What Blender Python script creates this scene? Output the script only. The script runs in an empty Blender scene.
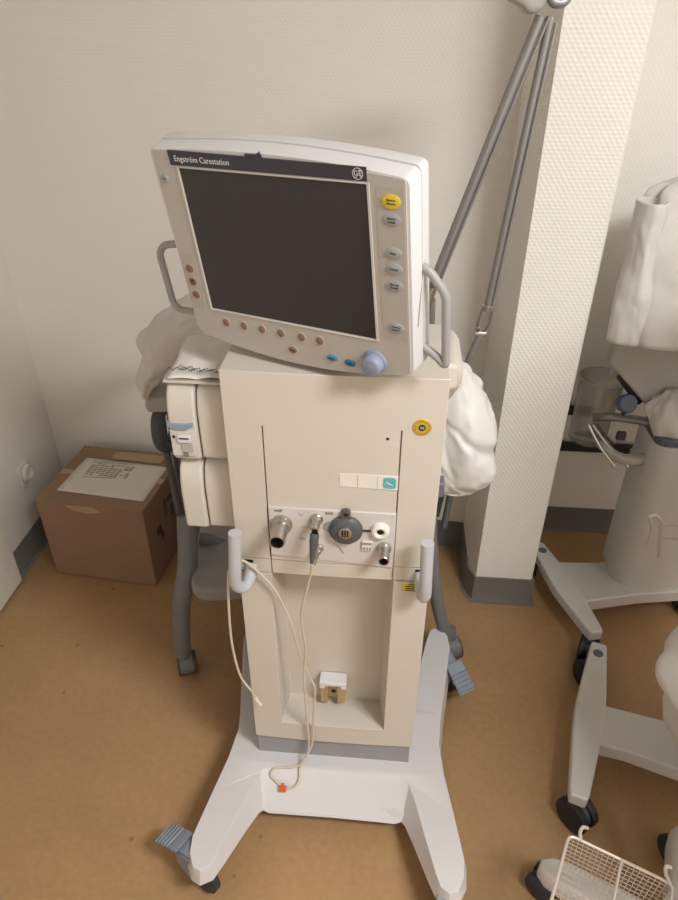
import bpy, bmesh, math, random
from math import sin, cos, pi, radians
from mathutils import Vector, Matrix, noise

S = bpy.context.scene
C = S.collection
random.seed(4)

# ------------------------------------------------------------ camera
pitch, yaw, roll = radians(32.9), radians(4.6), radians(-0.28)
fw = Vector((-sin(yaw)*cos(pitch), cos(yaw)*cos(pitch), -sin(pitch)))
rt = Vector((cos(yaw), sin(yaw), 0)); dn = fw.cross(rt)
r2 = rt*cos(roll) + dn*sin(roll); d2 = -rt*sin(roll) + dn*cos(roll)
cd = bpy.data.cameras.new('camera'); cam = bpy.data.objects.new('camera', cd); C.objects.link(cam)
m = Matrix((r2, -d2, -fw)).transposed().to_4x4(); m.translation = Vector((0, 0, 1.70))
cam.matrix_world = m
cd.sensor_fit = 'HORIZONTAL'; cd.sensor_width = 36; cd.lens = 670/678*36; cd.clip_start = 0.02
S.camera = cam

# ------------------------------------------------------------ world, light, exposure
S.view_settings.view_transform = 'Standard'; S.view_settings.look = 'None'
S.view_settings.exposure = 0.0; S.view_settings.gamma = 1.0
w = bpy.data.worlds.new('world'); S.world = w; w.use_nodes = True
w.node_tree.nodes['Background'].inputs[0].default_value = (1, .95, .9, 1)
w.node_tree.nodes['Background'].inputs[1].default_value = 0.1
def area(name, loc, size, size_y, power, col, rot=(0, 0, 0)):
    l = bpy.data.lights.new(name, 'AREA'); l.shape = 'RECTANGLE'; l.size = size; l.size_y = size_y
    l.energy = power; l.color = col
    o = bpy.data.objects.new(name, l); C.objects.link(o); o.location = loc; o.rotation_euler = rot
    return o
area('ceiling_lamp_light', (1.15, -0.15, 2.58), 0.80, 0.45, 67, (.985, .992, 1))

# ------------------------------------------------------------ materials
def lin(c):
    return tuple((v/255/12.92 if v/255 <= .04045 else ((v/255+.055)/1.055)**2.4) for v in c)
def mat(name, rgb, rough=.5, metal=0.0, var=.03, scale=30, bump=0.0, bscale=200, spec=.5, trans=0, alpha=1, coat=0, emit=0):
    M = bpy.data.materials.new(name); M.use_nodes = True
    nt = M.node_tree; b = nt.nodes['Principled BSDF']; c = lin(rgb)
    b.inputs['Roughness'].default_value = rough; b.inputs['Metallic'].default_value = metal
    b.inputs['Specular IOR Level'].default_value = spec
    b.inputs['Transmission Weight'].default_value = trans; b.inputs['Alpha'].default_value = alpha
    b.inputs['Coat Weight'].default_value = coat
    tc = nt.nodes.new('ShaderNodeTexCoord')
    n = nt.nodes.new('ShaderNodeTexNoise'); n.inputs['Scale'].default_value = scale; n.inputs['Detail'].default_value = 4
    r = nt.nodes.new('ShaderNodeValToRGB')
    r.color_ramp.elements[0].position = .3; r.color_ramp.elements[1].position = .7
    r.color_ramp.elements[0].color = tuple(v*(1-var) for v in c)+(1,)
    r.color_ramp.elements[1].color = tuple(min(1, v*(1+var)) for v in c)+(1,)
    nt.links.new(tc.outputs['Object'], n.inputs['Vector']); nt.links.new(n.outputs['Fac'], r.inputs[0])
    nt.links.new(r.outputs[0], b.inputs['Base Color'])
    if bump:
        n2 = nt.nodes.new('ShaderNodeTexNoise'); n2.inputs['Scale'].default_value = bscale; n2.inputs['Detail'].default_value = 3
        bp = nt.nodes.new('ShaderNodeBump'); bp.inputs['Strength'].default_value = bump; bp.inputs['Distance'].default_value = .002
        nt.links.new(tc.outputs['Object'], n2.inputs['Vector']); nt.links.new(n2.outputs['Fac'], bp.inputs['Height'])
        nt.links.new(bp.outputs[0], b.inputs['Normal'])
    return M

def wallpaper(name, rgb, plane, strength=.5):
    """woven glass-fibre wallpaper: short raised dashes in rows"""
    M = mat(name, rgb, .75, var=.015, scale=2, spec=.3)
    nt = M.node_tree; b = nt.nodes['Principled BSDF']
    g = nt.nodes.new('ShaderNodeNewGeometry'); sx = nt.nodes.new('ShaderNodeSeparateXYZ'); cx = nt.nodes.new('ShaderNodeCombineXYZ')
    nt.links.new(g.outputs['Position'], sx.inputs[0])
    nt.links.new(sx.outputs['X' if plane == 'x' else 'Y'], cx.inputs[0]); nt.links.new(sx.outputs['Z'], cx.inputs[1])
    def mth(op, a, b=None):
        n = nt.nodes.new('ShaderNodeMath'); n.operation = op
        for k, v in enumerate((a, b)):
            if v is None: continue
            if isinstance(v, (int, float)): n.inputs[k].default_value = v
            else: nt.links.new(v, n.inputs[k])
        return n.outputs[0]
    hx = mth('MULTIPLY', sx.outputs['X' if plane == 'x' else 'Y'], 2*pi/.0128)
    hz = mth('MULTIPLY', sx.outputs['Z'], 2*pi/.0088)
    jit = nt.nodes.new('ShaderNodeTexNoise'); jit.inputs['Scale'].default_value = 90; nt.links.new(cx.outputs[0], jit.inputs['Vector'])
    hx = mth('ADD', hx, mth('MULTIPLY', jit.outputs['Fac'], 2.2))
    h = mth('ADD', mth('MULTIPLY', mth('SINE', mth('ADD', hx, mth('MULTIPLY', hz, .5))), .8), mth('SINE', hz))
    h = mth('ADD', mth('MULTIPLY', h, .25), .5)
    bp = nt.nodes.new('ShaderNodeBump'); bp.inputs['Strength'].default_value = strength; bp.inputs['Distance'].default_value = .0026
    nt.links.new(h, bp.inputs['Height']); nt.links.new(bp.outputs[0], b.inputs['Normal'])
    return M

def floor_material():
    M = mat('linoleum', (172, 137, 97), .42, var=.07, scale=5, spec=.35)
    nt = M.node_tree; b = nt.nodes['Principled BSDF']
    ramp = [n for n in nt.nodes if n.type == 'VALTORGB'][0]
    tc = [n for n in nt.nodes if n.type == 'TEX_COORD'][0]
    v = nt.nodes.new('ShaderNodeTexVoronoi'); v.inputs['Scale'].default_value = 7; v.inputs['Randomness'].default_value = 1
    nt.links.new(tc.outputs['Object'], v.inputs['Vector'])
    r = nt.nodes.new('ShaderNodeValToRGB'); r.color_ramp.elements[0].position = .03; r.color_ramp.elements[1].position = .05
    r.color_ramp.elements[0].color = (.25, .18, .13, 1); r.color_ramp.elements[1].color = (1, 1, 1, 1)
    nt.links.new(v.outputs['Distance'], r.inputs[0])
    n = nt.nodes.new('ShaderNodeTexNoise'); n.inputs['Scale'].default_value = 60; n.inputs['Detail'].default_value = 6
    nt.links.new(tc.outputs['Object'], n.inputs['Vector'])
    r3 = nt.nodes.new('ShaderNodeValToRGB'); r3.color_ramp.elements[0].position = .35; r3.color_ramp.elements[1].position = .65
    r3.color_ramp.elements[0].color = (.9, .9, .9, 1); r3.color_ramp.elements[1].color = (1, 1, 1, 1)
    nt.links.new(n.outputs['Fac'], r3.inputs[0])
    m1 = nt.nodes.new('ShaderNodeMixRGB'); m1.blend_type = 'MULTIPLY'; m1.inputs[0].default_value = .5
    nt.links.new(ramp.outputs[0], m1.inputs[1]); nt.links.new(r.outputs[0], m1.inputs[2])
    m2 = nt.nodes.new('ShaderNodeMixRGB'); m2.blend_type = 'MULTIPLY'; m2.inputs[0].default_value = 1
    nt.links.new(m1.outputs[0], m2.inputs[1]); nt.links.new(r3.outputs[0], m2.inputs[2])
    nt.links.new(m2.outputs[0], b.inputs['Base Color'])
    return M

MT = dict(
    floor=floor_material(),
    wallx=wallpaper('woven_wallpaper', (240, 235, 227), 'x', .22),
    pillx=wallpaper('woven_wallpaper_pillar', (240, 236, 228), 'x', .38),
    pilly=wallpaper('woven_wallpaper_pillar_side', (240, 236, 228), 'y', .38),
    plaster=mat('painted_plaster', (234, 230, 223), .7, var=.02, scale=3, bump=.1, bscale=90),
    ceil=mat('white_ceiling', (235, 232, 226), .9),
    skirting=mat('grey_skirting', (118, 115, 110), .5, var=.03, scale=8),
    door=mat('white_door_laminate', (222, 216, 206), .4),
    cream=mat('cream_plastic', (206, 198, 186), .42, var=.012, scale=12, bump=.06, bscale=600),
    cream2=mat('cream_module_plastic', (205, 198, 187), .45, var=.012, scale=12),
    white=mat('white_plastic', (216, 214, 214), .4, var=.01, scale=10),
    basewhite=mat('white_painted_base', (210, 206, 205), .4, var=.012, scale=10),
    face=mat('warm_grey_faceplate', (186, 179, 172), .45, var=.01),
    memb=mat('membrane_panel_grey', (180, 173, 164), .4, var=.01),
    trimline=mat('pale_screen_trim', (205, 199, 192), .4),
    screen=mat('dark_lcd', (52, 48, 46), .28, var=.03, scale=4, spec=.4),
    navy=mat('dark_blue_strip', (52, 50, 60), .4, var=.03),
    ink=mat('black_ink', (35, 33, 34), .6),
    print=mat('white_print', (215, 213, 212), .6),
    yellow=mat('yellow_label', (222, 196, 60), .5),
    gold=mat('gold_foil_sticker', (214, 178, 58), .35, metal=.3, var=.15, scale=300),
    greybtn=mat('grey_button', (160, 163, 164), .45),
    brown=mat('brown_button', (134, 108, 92), .5, var=.1, scale=300),
    ring=mat('beige_button_ring', (196, 180, 160), .5),
    blue=mat('blue_button', (66, 140, 176), .45),
    blue2=mat('deep_blue_button', (40, 118, 150), .45),
    knob=mat('blue_grey_knob', (138, 148, 168), .45),
    greyh=mat('light_grey_handle', (158, 156, 154), .4),
    hook=mat('pale_grey_hook', (188, 188, 192), .4),
    plinth=mat('grey_plinth', (150, 149, 152), .5),
    steel=mat('brushed_steel', (190, 186, 180), .28, metal=1, var=.05, scale=200),
    darksteel=mat('grey_metal_tube', (150, 147, 146), .38, metal=.6, var=.04, scale=60),
    dark=mat('dark_grey_plastic', (70, 71, 74), .5, var=.05),
    valve=mat('charcoal_rubber', (84, 84, 84), .5),
    hole=mat('black_bore', (22, 20, 20), .7),
    portp=mat('port_plate_white', (205, 199, 194), .4, var=.01),
    porcelain=mat('white_port_ring', (232, 226, 216), .35),
    teal=mat('teal_label', (98, 172, 178), .45, var=.08, scale=120),
    pale=mat('pale_label', (226, 221, 210), .5),
    brass=mat('brass_rail', (196, 168, 128), .4, metal=.55, var=.06, scale=90),
    cable=mat('beige_cable', (205, 192, 172), .5),
    orange=mat('orange_tag', (206, 92, 30), .5, var=.15, scale=300),
    pedal=mat('blue_grey_pedal', (134, 142, 154), .5, var=.04),
    wheelhub=mat('grey_wheel_side', (134, 134, 136), .5),
    rubber=mat('dark_blue_rubber', (48, 51, 60), .6),
    black=mat('black_plastic', (30, 31, 36), .5),
    card=mat('corrugated_cardboard', (152, 124, 101), .85, var=.05, scale=9, bump=.15, bscale=60, spec=.2),
    tape=mat('packing_tape', (178, 150, 122), .35, var=.05),
    paper=mat('white_paper', (226, 220, 212), .8, var=.01),
    faint=mat('faint_print', (150, 146, 146), .8),
    cloth=mat('white_cotton', (212, 207, 202), .85, var=.02, scale=14, bump=.35, bscale=500, spec=.2),
    bag=mat('white_bag_film', (220, 217, 212), .5, var=.015, scale=10, bump=.3, bscale=60),
    chair=mat('grey_chair_frame', (112, 112, 114), .5),
    seat=mat('grey_vinyl', (138, 132, 130), .5, var=.02, bump=.1),
    pad=mat('light_grey_pad', (164, 160, 154), .5),
    stand=mat('grey_white_stand', (205, 202, 198), .45, var=.015, scale=8),
    panel=mat('light_grey_housing', (176, 172, 166), .45, var=.02),
    cap=mat('slate_blue_cap', (88, 98, 118), .5),
    wire=mat('pale_wire', (206, 194, 182), .4, metal=.3),
    jar=mat('clear_jar', (225, 222, 220), .12, trans=.92, spec=.5),
    film=mat('clear_film', (228, 224, 220), .15, alpha=.35),
    rail=mat('black_rail', (38, 38, 42), .5),
)

# ------------------------------------------------------------ mesh helpers
WORLD = {}
def obj(name, bm, material, parent=None, label=None, angle=35, bevel=0, seg=2):
    if isinstance(bm, (list, tuple)): raise ValueError
    bmesh.ops.recalc_face_normals(bm, faces=bm.faces)
    lo = Vector((1e9,)*3); hi = -lo
    for v in bm.verts:
        for i in range(3):
            lo[i] = min(lo[i], v.co[i]); hi[i] = max(hi[i], v.co[i])
    c = (lo+hi)/2
    if parent is None: c.z = lo.z
    bmesh.ops.translate(bm, vec=-c, verts=bm.verts)
    me = bpy.data.meshes.new(name); bm.to_mesh(me); bm.free()
    me.materials.append(MT[material])
    me.shade_smooth()
    if angle < 180: me.set_sharp_from_angle(angle=radians(angle))
    o = bpy.data.objects.new(name, me); C.objects.link(o)
    if bevel:
        md = o.modifiers.new('bevel', 'BEVEL'); md.width = bevel; md.segments = seg
        md.limit_method = 'ANGLE'; md.angle_limit = radians(40); md.harden_normals = False
    if parent is not None:
        o.parent = parent; o.location = c - WORLD[parent.name]
    else: o.location = c
    WORLD[o.name] = c.copy()
    if label: o['label'] = label
    return o
def thing(name, loc, label, cat, group=None):
    o = bpy.data.objects.new(name, None); C.objects.link(o); o.location = loc
    o.empty_display_size = .05
    WORLD[o.name] = Vector(loc); o['label'] = label; o['category'] = cat
    if group: o['group'] = group
    return o
def tag(o, label, cat, group=None):
    o['label'] = label; o['category'] = cat
    if group: o['group'] = group
    return o
def struct(name, bm, material, **k):
    o = obj(name, bm, material, **k); o['kind'] = 'structure'; return o
def B(): return bmesh.new()
def box(bm, x0, x1, y0, y1, z0, z1, M=None):
    vs = [bm.verts.new((x, y, z)) for x in (x0, x1) for y in (y0, y1) for z in (z0, z1)]
    for f in ((0, 1, 3, 2), (4, 6, 7, 5), (0, 4, 5, 1), (2, 3, 7, 6), (0, 2, 6, 4), (1, 5, 7, 3)):
        bm.faces.new([vs[i] for i in f])
    if M is not None:
        for v in vs: v.co = M @ v.co
    return bm
def loft(bm, secs, cap=True, closed=True):
    R = [[bm.verts.new(p) for p in s] for s in secs]; n = len(secs[0])
    for a, b in zip(R, R[1:]):
        for i in range(n if closed else n-1):
            j = (i+1) % n
            bm.faces.new((a[i], a[j], b[j], b[i]))
    if cap:
        bm.faces.new(R[0]); bm.faces.new(R[-1])
    return bm
def prism(bm, pts, f0, f1):
    """outline pts through two mappings"""
    return loft(bm, [[f0(*p) for p in pts], [f1(*p) for p in pts]])
def cyl(bm, a, b, r, r1=None, n=24, cap=True):
    a = Vector(a); b = Vector(b); d = (b-a).normalized(); r1 = r if r1 is None else r1
    u = d.orthogonal().normalized(); v = d.cross(u)
    return loft(bm, [[p+(u*cos(t*2*pi/n)+v*sin(t*2*pi/n))*q for t in range(n)] for p, q in ((a, r), (b, r1))], cap)
def lathe(bm, a, d, prof, n=28, cap=False):
    """prof: (distance along d, radius)"""
    a = Vector(a); d = Vector(d).normalized(); u = d.orthogonal().normalized(); v = d.cross(u)
    return loft(bm, [[a+d*s+(u*cos(t*2*pi/n)+v*sin(t*2*pi/n))*max(r, 1e-5) for t in range(n)] for s, r in prof], cap)
def smooth_path(pts, k=8):
    P = [Vector(p) for p in pts]; P = [P[0]*2-P[1]]+P+[P[-1]*2-P[-2]]; out = []
    for i in range(1, len(P)-2):
        for j in range(k):
            t = j/k; a, b, c, d = P[i-1:i+3]
            out.append(.5*((2*b)+(c-a)*t+(2*a-5*b+4*c-d)*t*t+(-a+3*b-3*c+d)*t**3))
    out.append(P[-2]); return out
def tube(bm, pts, r, n=12, k=8, smooth=True, flat=None):
    P = smooth_path(pts, k) if smooth else [Vector(p) for p in pts]
    rr = r if callable(r) else (lambda t: r)
    T = [(P[min(i+1, len(P)-1)]-P[max(i-1, 0)]).normalized() for i in range(len(P))]
    u = T[0].orthogonal().normalized(); secs = []
    for i, (p, t) in enumerate(zip(P, T)):
        u = (u-t*u.dot(t)).normalized(); v = t.cross(u); q = rr(i/(len(P)-1))
        secs.append([p+(u*cos(a*2*pi/n)+v*sin(a*2*pi/n))*q for a in range(n)])
    return loft(bm, secs)
def bend(pts, r, k=5):
    """polyline with rounded corners"""
    P = [Vector(p) for p in pts]; out = [P[0]]
    for a, b, c in zip(P, P[1:], P[2:]):
        d1 = (a-b); d2 = (c-b); q = min(r, d1.length*.48, d2.length*.48)
        s = b+d1.normalized()*q; e = b+d2.normalized()*q
        for i in range(k+1):
            t = i/k; out.append(s*(1-t)**2+b*2*t*(1-t)+e*t*t)
    out.append(P[-1]); return out
def rrect(w, h, r, n=5, cx=0, cy=0):
    out = []
    for sx, sy, a0 in ((1, 1, 0), (-1, 1, 90), (-1, -1, 180), (1, -1, 270)):
        for i in range(n+1):
            a = radians(a0+90*i/n); out.append((cx+sx*(w/2-r)+r*cos(a), cy+sy*(h/2-r)+r*sin(a)))
    return out
def oval(cx, cy, rx, ry, n=28):
    return [(cx+rx*cos(2*pi*i/n), cy+ry*sin(2*pi*i/n)) for i in range(n)]
def text(bm, s, size, M, align='LEFT', th=.0004, sx=1.0):
    cu = bpy.data.curves.new('lettering', 'FONT'); cu.body = s; cu.size = size; cu.align_x = align; cu.align_y = 'CENTER'
    cu.extrude = th/2; cu.resolution_u = 2
    t = bpy.data.objects.new('lettering', cu); C.objects.link(t)
    bpy.context.view_layer.update()
    me = bpy.data.meshes.new_from_object(t.evaluated_get(bpy.context.evaluated_depsgraph_get()))
    me.transform(M @ Matrix.Diagonal((sx, 1, 1, 1)))
    bm.from_mesh(me); bpy.data.objects.remove(t); bpy.data.curves.remove(cu); bpy.data.meshes.remove(me)
    return bm
FRONT = Matrix.Rotation(pi/2, 4, 'X')     # text plane xy -> xz facing -Y
def boolean(bm, cutter):
    me = bpy.data.meshes.new('cut_source'); bmesh.ops.recalc_face_normals(bm, faces=bm.faces); bm.to_mesh(me); bm.free()
    mc = bpy.data.meshes.new('cut_tool'); bmesh.ops.recalc_face_normals(cutter, faces=cutter.faces); cutter.to_mesh(mc); cutter.free()
    a = bpy.data.objects.new('cut_source', me); c = bpy.data.objects.new('cut_tool', mc)
    C.objects.link(a); C.objects.link(c)
    md = a.modifiers.new('b', 'BOOLEAN'); md.operation = 'DIFFERENCE'; md.object = c; md.solver = 'EXACT'; md.use_self = True
    bpy.context.view_layer.update()
    r = bpy.data.meshes.new_from_object(a.evaluated_get(bpy.context.evaluated_depsgraph_get()))
    out = bmesh.new(); out.from_mesh(r)
    for o in (a, c): bpy.data.objects.remove(o)
    for q in (me, mc, r): bpy.data.meshes.remove(q)
    return out
def fabric(rows, nf=7, amp=.12, seed=0, n=96, k=10, wr=.006, twist=.6, sharp=.5, cap=True, fs=9.0, z_s=.55, fa=.035):
    """hanging cloth / filled bag: rows of (z, cx, cy, rx, ry), smoothly joined, with folds and creases"""
    P = smooth_path([(r[1], r[2], r[0]) for r in rows], k)
    Q = smooth_path([(r[3], r[4], 0) for r in rows], k)
    secs = []
    for i, (p, q) in enumerate(zip(P, Q)):
        s = []
        for j in range(n):
            t = 2*pi*j/n; zz = p.z
            ph = nf*t + twist*8*zz + 2.2*noise.noise(Vector((cos(t)*1.3+seed, sin(t)*1.3, zz*3)))
            f = sin(ph); f = (1-sharp)*f + sharp*(1-2*abs(sin(ph/2)))
            g = noise.noise(Vector((cos(t)*2+seed*3, sin(t)*2, zz*9)))
            R = 1 + amp*f*.6 + amp*g
            x = p.x+abs(q.x)*cos(t)*R; y = p.y+abs(q.y)*sin(t)*R
            nn = noise.noise(Vector((x*28+seed, y*28, zz*22)))
            cr = 1-abs(noise.noise(Vector((x*13+seed*5, y*13, zz*16+x*9))))*2
            q3 = Vector((x*fs+seed, y*fs+.35*nn, z_s*zz*fs+.8*x*fs))
            q3 += Vector((1, .6, .8))*noise.noise(q3*.9)*.7
            vd = noise.voronoi(q3)[0]
            d = wr*(nn*.25+cr*.25)+fa*(min(vd[1]-vd[0], .55)-.2)
            s.append(Vector((x+d*cos(t), y+d*sin(t), zz+ (0 if i in (0, len(P)-1) else .3*d))))
        secs.append(s)
    return loft(B(), secs, cap)

# ------------------------------------------------------------ room
HC = 2.65
struct('floor', box(B(), -1.5, 2.2, -1.6, 2.35, -.05, 0), 'floor')
struct('ceiling', box(B(), -1.5, 2.2, -1.6, 2.35, HC, HC+.05), 'ceil')
bm = prism(B(), [(-1.29, 2.13), (.34, 1.997), (.34, 2.3), (-1.29, 2.3)], lambda x, y: (x, y, 0), lambda x, y: (x, y, HC))
struct('wall_back', bm, 'wallx')
struct('wall_niche', box(B(), .34, 2.1, 2.13, 2.3, 0, HC), 'wallx')
struct('wall_left', box(B(), -1.45, -1.29, -1.6, 2.3, 0, HC), 'plaster')
struct('wall_right', box(B(), 2.1, 2.2, -1.5, 2.3, 0, HC), 'plaster')
struct('wall_front', box(B(), -1.5, 2.2, -1.6, -1.5, 0, HC), 'plaster')
PO = [(.310, 2.12), (.310, 1.762), (.331, 1.712), (.515, 1.712), (.520, 1.72), (.520, 2.12)]
bm = prism(B(), PO[:2]+PO[1:], lambda x, y: (x, y, 0), lambda x, y: (x, y, HC)) if False else prism(B(), PO, lambda x, y: (x, y, 0), lambda x, y: (x, y, HC))
o = struct('wall_pillar', bm, 'pillx')
o.data.materials.append(MT['pilly'])
for p in o.data.polygons:
    if abs(p.normal.x) > .7: p.material_index = 1
def skirt(name, pts, h=.105, th=.006):
    """coved skirting along a floor line; pts run with the room on the right-hand side"""
    bm = B(); P = [Vector((x, y, 0)) for x, y in pts]; N = []
    for i in range(len(P)):
        d = Vector((0, 0, 0))
        if i: d += (P[i]-P[i-1]).normalized()
        if i < len(P)-1: d += (P[i+1]-P[i]).normalized()
        nrm = Vector((d.y, -d.x, 0)); nrm.normalize()
        if 0 < i < len(P)-1:
            e = (P[i]-P[i-1]).normalized(); nrm /= max(.5, nrm.dot(Vector((e.y, -e.x, 0))))
        N.append(nrm)
    prof = [(0, h), (th, h), (th, .012), (th+.004, .004), (th+.014, .0015), (th+.014, 0), (0, 0)]
    loft(bm, [[p+n*a+Vector((0, 0, z)) for a, z in prof] for p, n in zip(P, N)])
    return struct(name, bm, 'skirting')
skirt('baseboard_back', [(-1.29, 2.13), (.31, 2.0)])
skirt('baseboard_pillar', [(.310, 2.0), (.310, 1.762), (.331, 1.712), (.520, 1.712), (.520, 2.125)])
skirt('baseboard_niche', [(.52, 2.13), (2.1, 2.13)])
skirt('baseboard_left', [(-1.29, -1.5), (-1.29, 2.13)])
bm = box(B(), -1.288, -1.262, .75, 1.653, .012, 2.05)
struct('door_1', bm, 'door', bevel=.002)

# ------------------------------------------------------------ wall socket
t = thing('wall_socket', (-1.29, 1.885, .31), 'white round power socket low on the left wall beside the cardboard box', 'socket')
bm = prism(B(), rrect(.082, .082, .008, cx=1.885, cy=.315), lambda y, z: (-1.29, y, z), lambda y, z: (-1.281, y, z))
obj('cover_plate', bm, 'door', t, bevel=.002)
bm = lathe(B(), (-1.282, 1.885, .315), (1, 0, 0), [(0, .031), (.011, .030), (.013, .027), (.012, .023), (-.004, .021), (-.004, 0)])
sk = obj('socket_insert', bm, 'door', t)
bm = B()
for dy in (-.0095, .0095): cyl(bm, (-1.2865, 1.885+dy, .315), (-1.2845, 1.885+dy, .315), .003)
obj('pin_hole', bm, 'hole', sk)
bm = cyl(B(), (-1.29, 1.865, .262), (-1.283, 1.865, .262), .004); obj('screw', bm, 'door', t)

# ------------------------------------------------------------ cardboard box
t = thing('cardboard_box', (-.97, 1.84, 0), 'brown cardboard box on the floor in the left corner', 'box')
hb = .33
Q = [(-1.162, 1.709), (-.781, 1.674), (-.745, 2.02), (-1.13, 2.05)]
def lerp(a, b, t): return tuple(x+(y-x)*t for x, y in zip(a, b))
bm = prism(B(), Q, lambda x, y: (x, y, 0.001), lambda x, y: (x, y, hb))
obj('carton', bm, 'card', t, bevel=.004)
for s0, s1 in ((0, .492), (.508, 1)):
    a, b = lerp(Q[0], Q[3], s0), lerp(Q[1], Q[2], s0); c, d = lerp(Q[1], Q[2], s1), lerp(Q[0], Q[3], s1)
    bm = prism(B(), [a, b, c, d], lambda x, y: (x, y, hb-.001), lambda x, y: (x, y, hb+.004)); obj('flap', bm, 'card', t, bevel=.001)
a, b = lerp(Q[0], Q[3], .46), lerp(Q[1], Q[2], .46); c, d = lerp(Q[1], Q[2], .54), lerp(Q[0], Q[3], .54)
bm = prism(B(), [a, b, c, d], lambda x, y: (x, y, hb+.004), lambda x, y: (x, y, hb+.0047)); obj('tape', bm, 'tape', t)
bm = box(B(), -1.01, -.93, 1.688, 1.692, hb-.045, hb+.003, Matrix.Translation((0, 0, 0)))
bm = B(); prism(bm, [(-1.06, hb-.004), (-.96, hb-.002), (-.93, hb-.02), (-.98, hb-.03), (-1.03, hb-.022)],
                lambda x, z: (x, 1.674-(x+.781)*.0919-.0006+.0015, z), lambda x, z: (x, 1.674-(x+.781)*.0919-.0016, z))
obj('tape', bm, 'tape', t)
for u0, u1, z0, z1 in ((.2, .3, .17, .20), (.28, .34, .14, .165), (.42, .47, .2, .27), (.5, .62, .24, .26), (.55, .6, .17, .22)):   # dark print on the right side face
    p0 = lerp(Q[1], Q[2], u0); p1 = lerp(Q[1], Q[2], u1)
    bm = loft(B(), [[(p0[0]+d, p0[1], z0), (p1[0]+d, p1[1], z0), (p1[0]+d, p1[1], z1), (p0[0]+d, p0[1], z1)] for d in (0, .0012)])
    obj('printed_mark', bm, 'dark', t)
def sheet(name, cx, cy, w, h, rot, z, material, parent=None, curl=.006, seed=0, **k):
    bm = B(); nx, ny = 12, 14; V = []
    for layer in (0, .0006):
        for j in range(ny+1):
            for i in range(nx+1):
                u, v = i/nx-.5, j/ny-.5; x = u*w; y = v*h
                zz = z+layer+curl*(abs(noise.noise(Vector((u*2+seed, v*2, 0))))+ (abs(u)*2)**4*.35*(1 if v > 0 else .3))
                V.append(bm.verts.new((cx+x*cos(rot)-y*sin(rot), cy+x*sin(rot)+y*cos(rot), zz)))
    n = (nx+1)*(ny+1)
    for j in range(ny):
        for i in range(nx):
            a = j*(nx+1)+i
            bm.faces.new((V[a], V[a+1], V[a+nx+2], V[a+nx+1]))
            bm.faces.new((V[n+a], V[n+a+nx+1], V[n+a+nx+2], V[n+a+1]))
    rim = [i for i in range(nx+1)]+[j*(nx+1)+nx for j in range(1, ny+1)]+[ny*(nx+1)+i for i in range(nx-1, -1, -1)]+[j*(nx+1) for j in range(ny-1, 0, -1)]
    for a, b in zip(rim, rim[1:]+rim[:1]): bm.faces.new((V[a], V[n+a], V[n+b], V[b]))
    return obj(name, bm, material, parent, angle=180, **k)
t = thing('paper_sheet', (-.955, 1.865, hb+.006), 'white printed sheet with a faint table lying on top of the cardboard box', 'paper')
sheet('page', -.941, 1.847, .318, .205, radians(-6.5), hb+.0055, 'paper', t, curl=.002)
bm = B()
for j in range(7):
    for i in range(9):
        if random.random() < .12: continue
        x = -.1+.018*i; y = .015+.011*j; r = radians(-5); X = -.955+x*cos(r)-y*sin(r); Y = 1.862+x*sin(r)+y*cos(r)-.022
        box(bm, X, X+.011+random.random()*.005, Y, Y+.0035, hb+.0081, hb+.0086)
for x0, x1, y in ((-.1, .07, .106), (-.1, .07, .096), (-.1, .02, .006)):
    r = radians(-5); X = -.955+x0; box(bm, X, X+(x1-x0), 1.840+y-.0, 1.840+y+.0016, hb+.0084, hb+.0088)
obj('printed_table', bm, 'faint', t)
t2 = sheet('envelope', -.90, 1.985, .20, .05, radians(-5), hb+.0055, 'tape', None, curl=.0015, seed=3)
tag(t2, 'narrow cream envelope edge behind the white sheet on the cardboard box', 'envelope')

# ------------------------------------------------------------ ventilator
V = thing('ventilator', (-.09, 1.065, 0), 'large cream hospital ventilator on a white wheeled base with a tilted monitor', 'ventilator')
X0, X1, YF, YB = -.285, .103, 1.0, 1.235
GL, GR = -.2165, .0285
def outline_body(y0=YF, bow=.004):
    """plan outline, front slightly bowed"""
    n = 12; pts = []
    for i in range(n+1):
        u = i/n; x = X0+(X1-X0)*u; pts.append((x, y0-bow*(1-(2*u-1)**2)))
    pts += [(X1, YB), (X0, YB)]
    return pts
def zprism(pts, z0, z1): return prism(B(), pts, lambda x, y: (x, y, z0), lambda x, y: (x, y, z1))
up = zprism(outline_body(), .783, 1.2)
cut = box(B(), GL-.0011, GL+.0011, YF-.02, YF+.006, .7, 1.095)
box(cut, GR-.0011, GR+.0011, YF-.02, YF+.006, .7, 1.098)
up = boolean(up, cut)
obj('upper_housing', up, 'cream', V, bevel=.004)
# drawer strip between the seams
bm = zprism(outline_body(YF+.002), .7445, .7805)
cut = box(B(), GL-.001, GL+.001, YF-.02, YF+.007, .7, .8); box(cut, GR-.001, GR+.001, YF-.02, YF+.007, .7, .8)
box(cut, X0-.01, X0+.03, YF-.02, YF+.02, .757, .775)
box(cut, X1-.03, X1+.01, YF-.02, YF+.02, .757, .775)
bm = boolean(bm, cut); obj('utility_strip', bm, 'cream', V, bevel=.002)
obj('seam_shadow_gap', zprism([(X0+.012, YF+.012), (X1-.012, YF+.012), (X1-.012, YB-.01), (X0+.012, YB-.01)], .741, .79), 'dark', V)
lo_ = zprism(outline_body(), .19, .7425)
cut = B()
loft(cut, [[(-.219, YF-.03, .7), (.033, YF-.03, .7), (.033, YF-.03, .2545), (-.219, YF-.03, .2545)],
           [(-.217, YF+.012, .7), (.031, YF+.012, .7), (.031, YF+.012, .252), (-.217, YF+.012, .252)],
           [(-.209, YF+.095, .7), (.019, YF+.095, .7), (.019, YF+.095, .236), (-.209, YF+.095, .236)]])
for f in cut.faces: pass
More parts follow.
